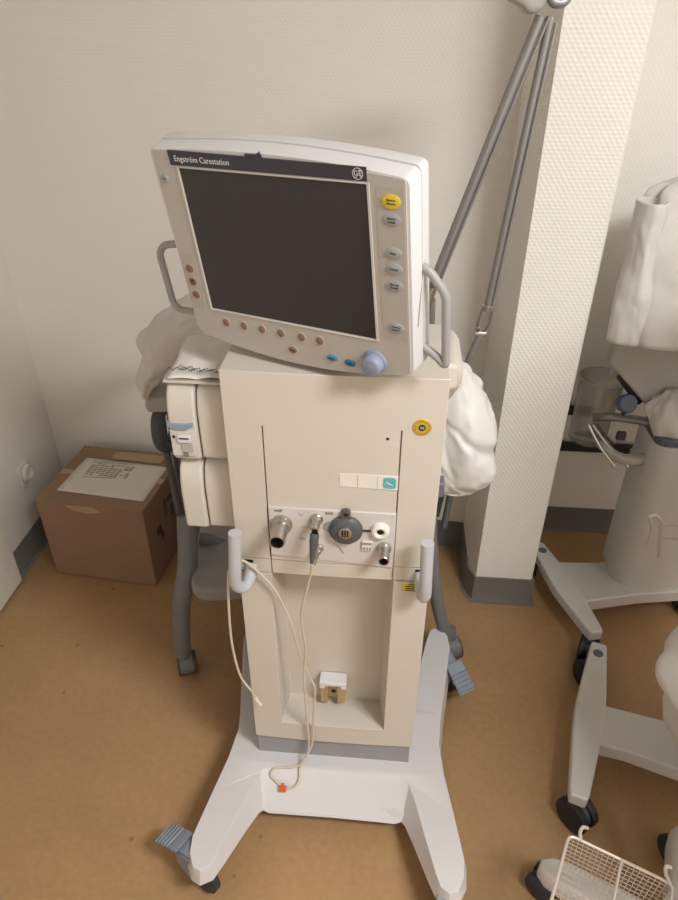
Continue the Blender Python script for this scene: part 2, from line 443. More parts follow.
for v in cut.verts:
    if abs(v.co.z-.7) < 1e-5: v.co.z = .7426 - (0 if v.co.y < YF+.05 else .012)
lo_ = boolean(lo_, cut)
obj('lower_housing', lo_, 'cream', V, bevel=.0035)
# side hump on the right of the upper housing
bm = loft(B(), [[(X1-.02, y, z) for y, z in ((1.06, 1.2), (1.225, 1.2), (1.225, 1.05), (1.20, 1.035), (1.09, 1.12), (1.06, 1.14))],
                [(X1+.018, y, z) for y, z in ((1.075, 1.19), (1.225, 1.195), (1.225, 1.06), (1.20, 1.05), (1.10, 1.125), (1.075, 1.145))],
                [(X1+.03, y, z) for y, z in ((1.085, 1.175), (1.22, 1.18), (1.22, 1.075), (1.20, 1.065), (1.11, 1.13), (1.085, 1.15))]])
obj('side_cover', bm, 'cream', V, bevel=.006, seg=3)
bm = box(B(), X1-.004, X1+.004, 1.05, 1.22, .80, 1.0); obj('side_panel', bm, 'cream2', V, bevel=.002)
# plinth
obj('plinth', zprism([(X0+.002, YF+.006), (X1-.004, YF+.006), (X1-.004, YB), (X0+.002, YB)], .095, .189), 'plinth', V, bevel=.002)
# port panel
bm = prism(B(), [(-.2145, .798), (.0285, .783), (.0285, .918), (-.2145, .919)], lambda x, z: (x, YF+.002, z), lambda x, z: (x, YF-.0065, z))
pp = obj('port_panel', bm, 'portp', V, bevel=.0015)
yp = YF-.0065
def ring(bm, x, z, prof): return lathe(bm, (x, yp, z), (0, -1, 0), prof)
bm = ring(B(), -.190, .880, [(0, .0215), (.003, .0215), (.004, .019), (.013, .019), (.014, .0158), (.054, .0150), (.056, .0145), (.056, .0122), (.030, .012)])
c = obj('inspiratory_port', bm, 'steel', pp); bm = ring(B(), -.190, .880, [(.031, .0121), (.0305, 0)]); obj('port_bore', bm, 'hole', pp)
bm = ring(B(), -.122, .897, [(0, .0125), (.003, .0125), (.005, .0105), (.009, .0105), (.010, .008), (.032, .0078), (.033, .006), (.033, 0)])
obj('gas_connector', bm, 'steel', pp)
bm = ring(B(), -.119, .826, [(0, .0098), (.004, .0098), (.006, .007), (.016, .0065), (.018, .004), (.03, .0035), (.031, 0)])
cyl(bm, (-.119, yp-.02, .826), (-.125, yp-.027, .805), .0028); obj('gas_nipple', bm, 'steel', pp)
# expiratory valve
bm = ring(B(), -.066, .876, [(0, .0325), (.006, .0325), (.009, .029), (.013, .0275), (.016, .022), (.0165, 0)])
prism(bm, rrect(.0175, .03, .007, cx=-.066, cy=.911), lambda x, z: (x, yp, z), lambda x, z: (x, yp-.008, z))
ev = obj('exhalation_valve', bm, 'valve', pp)
bm = ring(B(), -.066, .880, [(.016, .0135), (.0195, .013), (.0205, .011), (.0205, 0)]); obj('valve_cap', bm, 'steel', pp)
bm = B()
for dx in (-.005, 0, .005): box(bm, -.066+dx-.0014, -.066+dx+.0014, yp-.023, yp-.0203, .874, .889)
obj('cap_slots', bm, 'hole', pp)
bm = cyl(B(), (-.066, yp-.008, .916), (-.066, yp-.0085, .916), .004); obj('latch_hole', bm, 'hole', pp)
bm = ring(B(), -.094, .880, [(0, .013), (.003, .013), (.0035, 0)]); obj('valve_collar', bm, 'plinth', pp)
bm = box(B(), -.036, -.012, yp-.0042, yp-.003, .875, .8765); box(bm, -.036, -.012, yp-.003, yp+.001, .8752, .8762); obj('valve_lead', bm, 'ink', pp)
bm = ring(B(), .000, .878, [(0, .0185), (.004, .0185), (.009, .016), (.011, .012), (.010, .0085), (.006, .0065)])
obj('sensor_port', bm, 'porcelain', pp); bm = ring(B(), .000, .878, [(.0065, .0072), (.0064, 0)]); obj('sensor_bore', bm, 'hole', pp)
bm = ring(B(), .009, .835, [(0, .014), (.004, .014), (.005, .012), (.010, .013), (.011, .0112), (.040, .0108), (.041, .0100), (.041, .0082), (.02, .008)])
obj('auxiliary_port', bm, 'steel', pp); bm = ring(B(), .009, .835, [(.021, .0081), (.0205, 0)]); obj('auxiliary_bore', bm, 'hole', pp)
bm = prism(B(), [(-.087, .845), (-.048, .845), (-.068, .815)], lambda x, z: (x, yp+.001, z), lambda x, z: (x, yp-.003, z)); obj('pointer_relief', bm, 'portp', pp, bevel=.001)
bm = prism(B(), rrect(.021, .024, .002, cx=-.024, cy=.838), lambda x, z: (x, yp, z), lambda x, z: (x, yp-.004, z)); obj('manual_button', bm, 'pale', pp, bevel=.001)
bm = box(B(), -.033, -.015, yp-.0046, yp-.004, .842, .848)
for x in (-.03, -.024, -.018): box(bm, x-.002, x+.002, yp-.0046, yp-.004, .829, .836)
obj('button_symbol', bm, 'faint', pp)
obj('port_lettering', text(B(), 'INSP', .0075, Matrix.Translation((-.195, yp-.0004, .911)) @ FRONT, 'CENTER'), 'ink', pp)
obj('port_lettering', text(B(), 'EXP', .0085, Matrix.Translation((-.098, yp-.0004, .911)) @ FRONT, 'CENTER'), 'ink', pp)
for grp in ([(-.157, .908), (-.152, .902), (-.147, .908)], [(-.157, .845), (-.152, .850), (-.145, .844), (-.157, .845)], [(-.152, .876), (-.135, .875)]):
    bm = B()
    for (a, b), (c_, d) in zip(grp, grp[1:]): cyl(bm, (a, yp-.0004, b), (c_, yp-.0004, d), .0005, n=6)
    obj('printed_symbol', bm, 'faint', pp)
# labels on the upper housing
yf = YF-.0035
bm = prism(B(), [(-.079, .975), (.028, .972), (.028, 1.002), (-.079, 1.004)], lambda x, z: (x, YF, z), lambda x, z: (x, YF-.0045-.0004*(abs(x+.02)<.2), z))
sl = obj('label_strip', bm, 'pale', V)
for x in (-.046, -.0095): obj('label_divider', box(B(), x, x+.0005, YF-.0053, YF-.0045, .974, 1.002), 'faint', sl)
bm = prism(B(), rrect(.0235, .0235, .005, cx=.0125, cy=.9875), lambda x, z: (x, YF-.0048, z), lambda x, z: (x, YF-.0056, z)); obj('teal_symbol', bm, 'teal', sl)
bm = B()
for k in range(3): cyl(bm, (.006+.004*k, YF-.0057, .992-.003*k), (.010+.004*k, YF-.0057, .985-.001*k), .0008, n=6)
obj('symbol_mark', bm, 'print', sl)
bm = lathe(B(), (.063, YF-.001, 1.107), (0, -1, 0), [(0, .0165), (.0022, .0165), (.0026, .016), (.0026, 0)]); gs = obj('round_sticker', bm, 'gold', V)
bm = lathe(B(), (.063, YF-.0035, 1.107), (0, -1, 0), [(0, .0062), (.0008, .0062), (.0008, 0)]); obj('sticker_centre', bm, 'ink', gs)
bm = B(); text(bm, 'GE', .0065, Matrix.Translation((.063, YF-.0046, 1.107)) @ FRONT, 'CENTER'); obj('sticker_letters', bm, 'print', gs)
bm = B()
for k in range(30):
    a = 2*pi*k/30
    for r in (.0142,): cyl(bm, (.063+r*cos(a), YF-.0038, 1.107+r*sin(a)), (.063+(r-.003)*cos(a), YF-.0038, 1.107+(r-.003)*sin(a)), .0005, n=6)
obj('sticker_rim_marks', bm, 'brown', gs)
bm = cyl(B(), (.005, YF, 1.081), (.005, YF-.0038, 1.081), .0026); obj('small_hole', bm, 'hole', V)
bm = box(B(), .052, .083, YF-.002, YF+.002, .720, .747)
yl = obj('warning_label', box(B(), .051, .080, YF-.003, YF+.002, .718, .741), 'yellow', V); bm.free()
bm = B()
for k, (a, b) in enumerate(((.062, .074), (.056, .08), (.056, .081), (.056, .077))): box(bm, a, b, YF-.0036, YF-.003, .737-.0055*k, .739-.0055*k)
obj('warning_text', bm, 'ink', yl)
# rail bracket in the recess
bm = B(); YR = YF+.094
prism(bm, [(-.128, .325), (-.068, .325), (-.068, .255), (-.128, .255)], lambda x, z: (x, YR, z), lambda x, z: (x, YR-.012, z))
rb = obj('rail_bracket', bm, 'brass', V, bevel=.001)
bm = B()
for x0, x1 in ((-.128, -.110), (-.086, -.068)):
    box(bm, x0, x1, YR-.032, YR-.010, .257, .322)
box(bm, -.116, -.110, YR-.034, YR-.028, .257, .32); box(bm, -.086, -.080, YR-.034, YR-.028, .257, .32)
obj('rail_jaw', bm, 'brass', rb, bevel=.001)
bm = box(B(), -.131, -.065, YR-.036, YR, .322, .333); box(bm, -.131, -.118, YR-.036, YR, .312, .323); box(bm, -.078, -.065, YR-.036, YR, .312, .323)
obj('bracket_cap', bm, 'white', rb, bevel=.002)
bm = B()
for z in (.305, .275): cyl(bm, (-.098, YR-.013, z), (-.098, YR-.0115, z), .006)
obj('bracket_screw', bm, 'ink', rb)
# hose hooks at both sides
for pts in ([(-.273, .955, .883), (-.279, .953, .80), (-.282, .956, .755), (-.277, .962, .737), (-.267, .972, .730), (-.260, .984, .742), (-.257, 1.004, .765)],
            [(.088, .955, .885), (.091, .953, .80), (.093, .956, .758), (.092, .962, .742), (.089, .972, .734), (.086, .984, .745), (.083, 1.004, .767)]):
    bm = tube(B(), pts, .0125, n=18); obj('hose_hook', bm, 'hook', V, angle=60, bevel=.003, seg=3)
# white base
def base_half():
    # (dx, y, ztop, outward bottom offset dx, dy, zbot)
    return [(0, .966, .112, 0, -.080, .048), (.168, .964, .112, -.012, -.080, .048), (.186, .950, .113, -.016, -.062, .052), (.200, .905, .116, -.022, -.03, .06),
            (.216, .835, .128, -.020, -.012, .08), (.240, .738, .143, -.010, -.008, .100), (.250, .708, .146, -.006, -.010, .104), (.268, .696, .147, .002, -.012, .104), (.286, .702, .147, .006, -.008, .104),
            (.300, .730, .147, .010, -.004, .104), (.304, .768, .146, .010, 0, .10), (.288, .88, .13, .010, 0, .075), (.272, .98, .118, .010, 0, .058), (.264, 1.065, .114, .010, 0, .05)]
H = base_half(); yc = 1.065; xc = -.085
full = [(xc+d, y, z, ox, oy, zb) for d, y, z, ox, oy, zb in H]
full += [(xc+d, 2*yc-y, z, ox, -oy, zb) for d, y, z, ox, oy, zb in H[-2::-1]]
full += [(2*xc-x, y, z, -ox, oy, zb) for x, y, z, ox, oy, zb in full[-2:0:-1]]
bm = B()
tp = [Vector((x, y, z)) for x, y, z, *_ in full]; bt = [Vector((x+ox, y+oy, zb)) for x, y, z, ox, oy, zb in full]
loft(bm, [bt, [b.lerp(t_, .12) for b, t_ in zip(bt, tp)], [b.lerp(t_, .93) for b, t_ in zip(bt, tp)], tp])
from mathutils.geometry import tessellate_polygon
for f in [f for f in bm.faces if len(f.verts) > 4]:
    vs = list(f.verts); bm.faces.remove(f)
    for t3 in tessellate_polygon([[Vector((v.co.x, v.co.y, 0)) for v in vs]]): bm.faces.new([vs[i] for i in t3])
obj('wheeled_base', bm, 'basewhite', V, angle=40, bevel=.006, seg=3)
def caster(parent, x, y, ang, r=.06, w=.022, pedal=True, top=.11, swivel=.03, hub='wheelhub'):
    """ang: direction in which the wheel trails / the pedal points"""
    d = Vector((cos(ang), sin(ang), 0)); s = Vector((-sin(ang), cos(ang), 0)); c = Vector((x, y, r))+d*swivel
    bm = B()
    lathe(bm, c-s*w/2, s, [(0, r*.55), (0, r*.9), (w*.15, r), (w*.85, r), (w, r*.9), (w, r*.55)], n=36)
    bmesh.ops.contextual_create(bm, geom=[e for e in bm.edges if e.is_boundary])
    # fork: two hoods
    fb = B()
    for q in (-1, 1):
        o_ = c+s*q*(w/2+.004)
        pts = [(r*.95*cos(a), r*.95*sin(a)) for a in [radians(t_) for t_ in range(20, 171, 15)]]
        pts = [(-r*.15, -r*.35), (r*.45, -r*.2)]+pts[:]
        pts = [(-r*.25, -r*.3), (r*.3, -r*.35), (r*.8, r*.2), (r*.75, r*.75), (r*.1, r*1.08), (-r*.45, r*1.1), (-r*.45, r*.5)]
        loft(fb, [[o_+d*a+Vector((0, 0, b))+s*q*k for a, b in pts] for k in (-.003, .005)])
    pts = [(-r*.9, r*.75), (-r*.9, r*1.25), (r*.1, r*1.25), (r*.85, r*.85), (r*.95, r*.45), (r*1.03, r*.5), (r*.9, r*1.0)]
    pts = [(-r*.45, r*1.08), (r*.1, r*1.06), (r*.78, r*.72), (r*1.05, r*.35), (r*1.15, r*.4), (r*.9, r*.95), (r*.15, r*1.25), (-r*.45, r*1.3)]
    loft(fb, [[c+s*k+d*a+Vector((0, 0, b)) for a, b in pts] for k in (-w/2-.006, w/2+.006)])
    cyl(fb, (x, y, r*1.1), (x, y, top), .012)
    fo = obj('caster', fb, 'pedal' if pedal else 'wheelhub', parent, bevel=.002)
    obj('wheel', bm, 'rubber', fo, angle=50)
    hb_ = B(); lathe(hb_, c-s*(w/2+.001), s, [(0, 0.001), (0, r*.5), (w+.002, r*.5), (w+.002, .001)]); obj('wheel_hub', hb_, hub, fo)
    if pedal:
        pb = B(); n = 7; prof = []
        for i in range(n*4+1):
            u = i/(n*4); a = r*.55+u*.074; b = r*1.28-u*.030-.012*u*u + (.0022*(1 if (i % 4) < 2 else -1) if u > .35 else 0); prof.append((a, b))
        low = [(a, b-.007) for a, b in reversed(prof)]
        pts = prof+[(prof[-1][0]+.004, prof[-1][1]-.006)]+low
        secs = []
        for k in (-1, 1): secs.append([c+s*k*.026+d*a+Vector((0, 0, b)) for a, b in pts])
        loft(pb, secs); obj('brake_pedal', pb, 'pedal', fo, bevel=.001)
    return fo
caster(V, -.370, .733, radians(149), r=.062, w=.022, swivel=.008, top=.11)
caster(V, .190, .735, radians(-110), pedal=False, swivel=.005)
caster(V, .192, 1.372, radians(-58), swivel=.035)
caster(V, -.365, 1.372, radians(60), pedal=False, swivel=.02)

# ------------------------------------------------------------ ventilator monitor
R3 = Matrix.Rotation(radians(-23.0), 4, 'Z') @ Matrix.Rotation(radians(9.3), 4, 'X') @ Matrix.Rotation(radians(-1.3), 4, 'Y')
DM = Matrix.Translation((-.170, .987, 1.402)) @ R3
def dsp(name, bm, material, parent, **k):
    bm.transform(DM); return obj(name, bm, material, parent, **k)
def shell_outline(g=0, gt=0):
    """monitor front outline (x,z): bowed top and bottom, rounded corners"""
    pts = []
    L, Rr, T, Bm = -.2045-g, .2145+g, .1345+g+gt, -.1735-g
    def corner(cx, cz, r, a0, a1, n=5):
        return [(cx+r*cos(radians(a0+(a1-a0)*i/n)), cz+r*sin(radians(a0+(a1-a0)*i/n))) for i in range(n+1)]
    r = .011
    pts += corner(Rr-r, T-.006-r, r, 0, 88)
    for i in range(1, 10):
        u = i/10; x = Rr-r+(L-Rr+2*r)*u; pts.append((x, T-.006+.011*(1-(2*u-1)**2)+.011*u))
    r = .008; pts += corner(L+r, T+.006-r, r, 92, 180)
    r = .02
    pts += corner(L+r+.006, Bm+r, r, 185, 262)
    for i in range(1, 12):
        u = i/12; x = L+r+.006+(Rr-L-2*r-.006)*u; pts.append((x, Bm-.021*(1-(2*u-1)**2)))
    pts += corner(Rr-r, Bm+r, r, 278, 355)
    return pts
def scale_o(pts, s, c=(.006, -.02)): return [(c[0]+(x-c[0])*s, c[1]+(z-c[1])*s) for x, z in pts]
O = shell_outline(0); Ob = shell_outline(.003, .004)
secs = []
for y, P_ in ((0, scale_o(O, .991)), (.003, O), (.028, shell_outline(.002, .002)), (.0285, shell_outline(.0005, .0005)), (.0315, shell_outline(.0005, .0005)), (.032, shell_outline(.002, .003)), (.052, Ob), (.060, scale_o(Ob, .985)), (.075, scale_o(Ob, .86)), (.10, scale_o(Ob, .62)), (.104, scale_o(Ob, .58))):
    secs.append([(x, y, z) for x, z in P_])
D = dsp('monitor', loft(B(), secs), 'white', V, angle=38)
FO = [(max(-.1965, min(.2085, x)), min(.1400-(x+.197)*.027, z)) for x, z in scale_o(O, .988)]
FO = [(x, z) for x, z in FO]
def flat(pts, y0, y1): return loft(B(), [[(x, y0, z) for x, z in pts], [(x, y1, z) for x, z in pts]])
# faceplate with the screen opening
fp = flat(FO, .003, -.0022)
cut = flat([(-.1535, -.1155), (.1535, -.1155), (.1535, .1155), (-.1535, .1155)], -.01, -.0008)
fp = boolean(fp, cut)
dsp('faceplate', fp, 'face', D, bevel=.0006)
dsp('screen', flat([(-.153, -.115), (.153, -.115), (.153, .115), (-.153, .115)], -.0012, -.0007), 'screen', D)
bm = B()
for a in ((-.157, .157, .1158, .1178), (-.157, .157, -.1185, -.1162), (-.1572, -.1538, -.1185, .1178), (.1538, .1578, -.1185, .1178)):
    box(bm, a[0], a[1], -.0034, -.0020, a[2], a[3])
dsp('screen_trim', bm, 'trimline', D, bevel=.0005)
bm = flat([(-.166, .1195), (.155, .1195), (.155, .1375), (-.167, .1405)], -.0020, -.0032)
box(bm, -.030, -.004, -.0032, .006, .1385, .1425)
prism(bm, [(-.012, .142), (-.004, .142), (-.008, .1455)], lambda x, z: (x, -.003, z), lambda x, z: (x, .004, z))
dsp('title_strip', bm, 'navy', D)
bm = B(); text(bm, 'Engström Carestation', .0118, Matrix.Translation((-.157, -.0034, .1290)) @ FRONT, sx=.94); dsp('title_lettering', bm, 'print', D)
# round monogram
bm = lathe(B(), (.1425, -.0032, .1285), (0, -1, 0), [(0, .0076), (.0005, .0076), (.0005, .0068), (0, .0068)])
text(bm, 'GE', .0095, Matrix.Translation((.1425, -.0036, .1287)) @ FRONT @ Matrix.Rotation(radians(0), 4, 'Z'), 'CENTER')
for k in range(4):
    a = radians(45+90*k); c0 = (.1425+.0064*cos(a), -.0036, .1285+.0064*sin(a))
    cyl(bm, c0, (.1425+.0045*cos(a+.5), -.0036, .1285+.0045*sin(a+.5)), .0005, n=6)
dsp('round_emblem', bm, 'print', D)
# membrane panels
dsp('key_panel', flat(rrect(.040, .226, .003, cx=.186, cy=.002), -.0020, -.0026), 'memb', D)
dsp('key_panel', flat(rrect(.028, .100, .003, cx=-.181, cy=-.070), -.0020, -.0026), 'memb', D)
def button(x, z, rx, rz, m, words=None, ring_=None, inkm='ink', ts=.0046):
    bm = B()
    if ring_:
        rg = flat(oval(x, z, rx*1.28, rz*1.28), -.0022, -.0030); dsp('key_ring', rg, ring_, D)
    loft(bm, [[(a, y, b) for a, b in oval(x, z, rx*s, rz*s)] for y, s in ((-.0022, 1), (-.0038, 1), (-.0042, .9))])
    dsp('key', bm, m, D, label={'yellow': 'yellow key', 'blue': 'blue key', 'blue2': 'dark blue key', 'brown': 'brown key', 'greybtn': 'grey key'}[m])
    if words:
        bm = B()
        for i, wd in enumerate(words):
            text(bm, wd, ts, Matrix.Translation((x, -.0044, z+(len(words)-1)*.0022-i*.0046)) @ FRONT, 'CENTER', sx=1.0)
        dsp('key_lettering', bm, inkm, D)
for z, m_, wd in ((.0965, 'yellow', ['Silence', 'Alarms']), (.0725, 'greybtn', ['Alarms', 'Setup']), (.0265, 'greybtn', ['Help']), (.0035, 'greybtn', ['Trends']), (-.0215, 'greybtn', ['Manual', 'Breath']), (-.089, 'greybtn', ['Normal', 'Screen'])):
    button(.1880, z, .0125 if m_ != 'yellow' else .0132, .0082 if m_ != 'yellow' else .0096, m_, wd)
button(-.184, .0985, .0068, .0068, 'greybtn', ['o'], ts=.007)
for z, wd in ((-.0465, ['o']), (-.0695, ['100%', 'O2']), (-.0935, ['Up'])): button(-.1800, z, .0076, .0072, 'brown', wd, 'ring')
for x in (-.129, -.0925, -.0565, -.0195, .0195, .0535): button(x, -.1375, .0062, .0070, 'brown', None, 'ring')
button(-.001, -.1655, .0078, .0058, 'brown', ['Menu'], 'ring')
button(.0725, -.1655, .0098, .0058, 'blue', ['Spont'], None); button(.1045, -.168, .0098, .0062, 'blue2', ['Vent'], None)
bm = lathe(B(), (.1490, -.002, -.1555), (0, -1, 0), [(0, .0205), (.005, .0200), (.006, .0175), (.016, .0168), (.0190, .0155), (.0203, .012), (.0205, 0)], n=40)
dsp('trim_knob', bm, 'knob', D, angle=50)
bm = B()
for x, z in ((.170, .098), (.170, .089)): loft(bm, [[(a, y, b) for a, b in oval(x, z, .0014, .0014, 10)] for y in (-.0025, -.003)])
dsp('indicator_light', bm, 'greyh', D)
# handles
bm = tube(B(), bend([(-.19, .025, -.016), (-.250, .025, -.026), (-.2660, .025, -.042), (-.2660, .025, -.138), (-.255, .025, -.150), (-.18, .025, -.146)], .016), .0062, smooth=False, n=14)
dsp('monitor_handle', bm, 'greyh', D, angle=60)
bm = tube(B(), bend([(.200, .035, .000), (.224, .035, -.010), (.250, .035, -.045), (.2505, .035, -.166), (.238, .035, -.152), (.200, .035, -.128)], .012), .0066, smooth=False, n=14)
dsp('monitor_handle', bm, 'greyh', D, angle=60)
bm = B(); tube(bm, [(.2165, .012, -.090), (.2175, .018, -.060), (.2175, .030, -.02), (.2175, .038, .004)], .0012, n=8); dsp('latch_line', bm, 'trimline', D)
# monitor arm
bm = lathe(B(), (-.09, 1.13, 1.198), (0, 0, 1), [(0, .05), (.012, .05), (.016, .035), (.06, .032), (.09, .03)]); obj('monitor_mount', bm, 'plinth', V)

# ------------------------------------------------------------ side modules (parts of the ventilator)
def module(name, x0, x1, yfr, yb, z0, z1, slope, split, zb):
    """cream plug-in module with a bowed front: body + narrow airway unit"""
    def prof(a, b, k=0):
        # (y,z) side profile
        return [(yb, z0), (yfr+.008, z0), (yfr, z0+.006), (yfr-.003, z1-.06), (yfr, z1-.035), (yfr+.008, z1-.012), (yfr+.024, z1), (yb, z1)]
    out = []
    for a, b, s in ((split+.0012, x1, 0), (x0, split-.0012, .006)):
        bm = loft(B(), [[(x, y-s if i not in (0, 7) else y, z) for i, (y, z) in enumerate(prof(0, 0))] for x in (a, b)])
        out.append(bm)
    return out
a, b = module('module', -.396, -.288, 1.034, 1.24, .992, 1.147, 0, -.343, 0)
mu = obj('gas_module', a, 'cream2', V, bevel=.004, seg=3); am = obj('airway_module', b, 'cream2', V, bevel=.005, seg=3)
a, b = module('module', -.392, -.290, 1.034, 1.24, .826, .982, 0, -.346, 0)
obj('spare_module', a, 'cream2', V, bevel=.004, seg=3); obj('spare_module', b, 'cream2', V, bevel=.005, seg=3)
bm = box(B(), -.398, -.284, 1.07, 1.235, .80, 1.0); box(bm, -.292, -.284, 1.05, 1.235, .80, 1.14); box(bm, -.405, -.286, 1.06, 1.238, 1.147, 1.153)
obj('module_bay', bm, 'plinth', V, bevel=.002)
bm = box(B(), -.400, -.286, 1.038, 1.238, 1.150, 1.155); obj('bay_top', bm, 'cream2', V, bevel=.002)
# details on the airway module front
def front_prism(pts, y0, y1, bow=0): return prism(B(), pts, lambda x, z: (x, y0, z), lambda x, z: (x, y1, z))
ymf = 1.026
bm = front_prism([(-.398, 1.068), (-.385, 1.062), (-.365, 1.062), (-.350, 1.070), (-.349, 1.078), (-.365, 1.0755), (-.385, 1.0755), (-.398, 1.078)], ymf+.006, ymf-.004)
obj('release_bar', bm, 'knob', am, bevel=.0015)
bm = front_prism([(-.396, 1.004), (-.352, 1.004), (-.350, 1.062), (-.396, 1.062)], ymf+.006, ymf-.0012); obj('airway_faceplate', bm, 'portp', am, bevel=.002)
bm = front_prism(rrect(.026, .016, .004, cx=-.369, cy=1.044), ymf, ymf-.006); obj('sampling_socket', bm, 'white', am, bevel=.0015)
bm = front_prism(rrect(.018, .003, .001, cx=-.369, cy=1.046), ymf-.006, ymf-.0066); obj('socket_mark', bm, 'ink', am)
obj('indicator_dot', cyl(B(), (-.389, ymf-.001, 1.047), (-.389, ymf-.0025, 1.047), .0028), 'ink', am)
bm = front_prism(rrect(.022, .020, .003, cx=-.366, cy=1.024), ymf, ymf-.003); obj('water_trap', bm, 'panel', am, bevel=.001)
bm = lathe(B(), (-.370, ymf-.001, 1.009), (0, -1, 0), [(0, .0052), (.003, .005), (.003, .003), (.001, .003)]); obj('gas_inlet', bm, 'steel', am)
bm = B(); text(bm, 'Compact Airway', .0038, Matrix.Translation((-.398, ymf-.0035, .9995)) @ FRONT); obj('module_lettering', bm, 'ink', am)

# clear bag with scribbled paper lying on the module bay
t = thing('plastic_sleeve', (-.345, 1.14, 1.157), 'clear plastic sleeve with scribbled lines lying on top of the left side modules', 'plastic sleeve')
sheet('film_sheet', -.345, 1.135, .105, .185, radians(4), 1.1575, 'paper', t, curl=.010, seed=2)
bm = B()
pts = []
for i in range(70):
    u = i/69; pts.append((-.395+.1*u, 1.058+.004*sin(u*40)+.006*noise.noise(Vector((u*22, 0, 0))), 1.168+.0*u+.006*abs(noise.noise(Vector((u*9, 1, 0))))))
tube(bm, pts, .0007, n=5, k=2)
pts = [(x+.004, y+.012*abs(sin(i*.9))*(.4 if i > 30 else 1), z) for i, (x, y, z) in enumerate(pts) if 8 < i < 60]
tube(bm, pts, .0006, n=5, k=2); obj('scribbles', bm, 'navy', t)

# ------------------------------------------------------------ cable with tag
t = thing('sensor_cable', (-.15, .98, .15), 'thin beige cable plugged into the port panel, looping down over the white base', 'cable')
path = [(-.1265, .948, .829), (-.131, .957, .790), (-.138, .965, .750), (-.154, .972, .668), (-.154, .978, .603), (-.150, .982, .535), (-.156, .985, .451), (-.154, .986, .325), (-.150, .986, .188), (-.160, .978, .145),
        (-.172, .963, .118), (-.171, .945, .104), (-.180, .932, .094), (-.193, .927, .091), (-.210, .928, .092), (-.229, .938, .099), (-.243, .948, .107), (-.237, .959, .117), (-.215, .963, .120), (-.190, .965, .122), (-.172, .970, .127), (-.158, .978, .150),
        (-.142, .986, .198), (-.136, .986, .328), (-.132, .986, .401), (-.140, .986, .435), (-.163, .985, .517), (-.182, .985, .626), (-.210, .985, .711), (-.241, .981, .763), (-.262, .977, .790), (-.280, .978, .793), (-.297, .978, .770), (-.303, .978, .74), (-.310, .98, .649), (-.312, .98, .541), (-.302, .98, .441), (-.281, .983, .385), (-.273, .986, .358)]
obj('cord', tube(B(), path, .0027, n=10, k=7), 'cable', t, angle=60)
bm = tube(B(), [(-.273, .986, .358), (-.2705, .985, .350), (-.262, .985, .331)], lambda u: .0045 if u < .5 else .0036, n=12)
obj('end_plug', bm, 'porcelain', t, label='white end plug', angle=50)
bm = lathe(B(), (-.1215, .958, .892), (-.05, -.08, -.55), [(0, .0065), (.004, .0085), (.020, .0088), (.026, .0080), (.052, .0052), (.068, .0034), (.068, .0015)], n=20)
obj('strain_relief', bm, 'valve', t, label='grey tapered plug')
M_ = Matrix.Translation((-.210, .9265, .0925)) @ Matrix.Rotation(radians(38), 4, 'X')
bm = box(B(), -.0085, .0085, -.009, .006, .002, .0045, M_); box(bm, -.003, .003, .005, .011, .002, .004, M_)
obj('cable_tag', bm, 'orange', t, label='orange cable tag')

# ------------------------------------------------------------ two-rod support arm behind the ventilator
t = thing('support_arm', (.10, 1.33, .80), 'tall hinged arm of two grey metal rods behind the ventilator beside the pillar', 'support arm')
HD = Vector((.247, 1.45, 1.712)); A1 = Vector((.088, 1.44, 1.206)); A2 = Vector((.214, 1.45, 1.152)); A3 = Vector((.206, 1.45, 1.095)); A4 = Vector((.150, 1.44, .905))
bm = tube(B(), [HD+Vector((-.006, 0, -.01)), A1], .0105, smooth=False, n=16); cyl(bm, HD.lerp(A1, .02)+Vector((.011, -.006, 0)), A1+Vector((.011, -.006, 0)), .003); obj('rod', bm, 'darksteel', t)
bm = tube(B(), [HD+Vector((.012, 0, -.01)), A2], .0085, smooth=False, n=16); cyl(bm, HD+Vector((.022, -.006, -.02)), A2+Vector((.009, -.006, 0)), .003); obj('rod', bm, 'darksteel', t)
dd = (A2-HD).normalized()
bm = lathe(B(), A2-dd*.012, dd, [(0, .009), (.003, .0125), (.012, .0125), (.014, .010)], n=20); obj('joint_collar', bm, 'steel', t)
bm = B()
for q in (-.011, .011):
    tube(bm, [A2+Vector((q, -.002, 0)), A2.lerp(A3, .5)+Vector((q*1.1, -.002, 0)), A3+Vector((q*.6, -.002, .004))], .0042, n=8)
obj('fork', bm, 'steel', t)
bm = cyl(B(), A3+Vector((-.012, 0, 0)), A3+Vector((.012, 0, 0)), .0075); cyl(bm, A2.lerp(A3, .75)+Vector((-.013, -.008, 0)), A2.lerp(A3, .75)+Vector((-.005, -.012, 0)), .005); obj('pivot_pin', bm, 'steel', t)
A5 = Vector((.118, 1.455, .80))
bm = tube(B(), [A3, A4, A5], .0085, smooth=False, n=16); obj('rod', bm, 'darksteel', t)
bm = cyl(B(), A4+Vector((-.012, -.012, -.01)), A4+Vector((.012, -.012, -.01)), .0035); obj('rod_clip', bm, 'steel', t)
d1 = (A1-HD).normalized()
bm = lathe(B(), A1-d1*.02, d1, [(0, .011), (.004, .0145), (.018, .0145), (.022, .012), (.05, .014), (.07, .012), (.075, 0)], n=20); obj('joint_collar', bm, 'steel', t)
bm = tube(B(), [A1+Vector((0, 0, -.03)), A1+Vector((.004, .005, -.10)), A5+Vector((-.01, 0, 0))], .009, smooth=False, n=14); obj('lower_link', bm, 'darksteel', t)
bm = box(B(), .078, .140, 1.237, 1.47, .78, .82); obj('mount_bracket', bm, 'chair', t, bevel=.004)
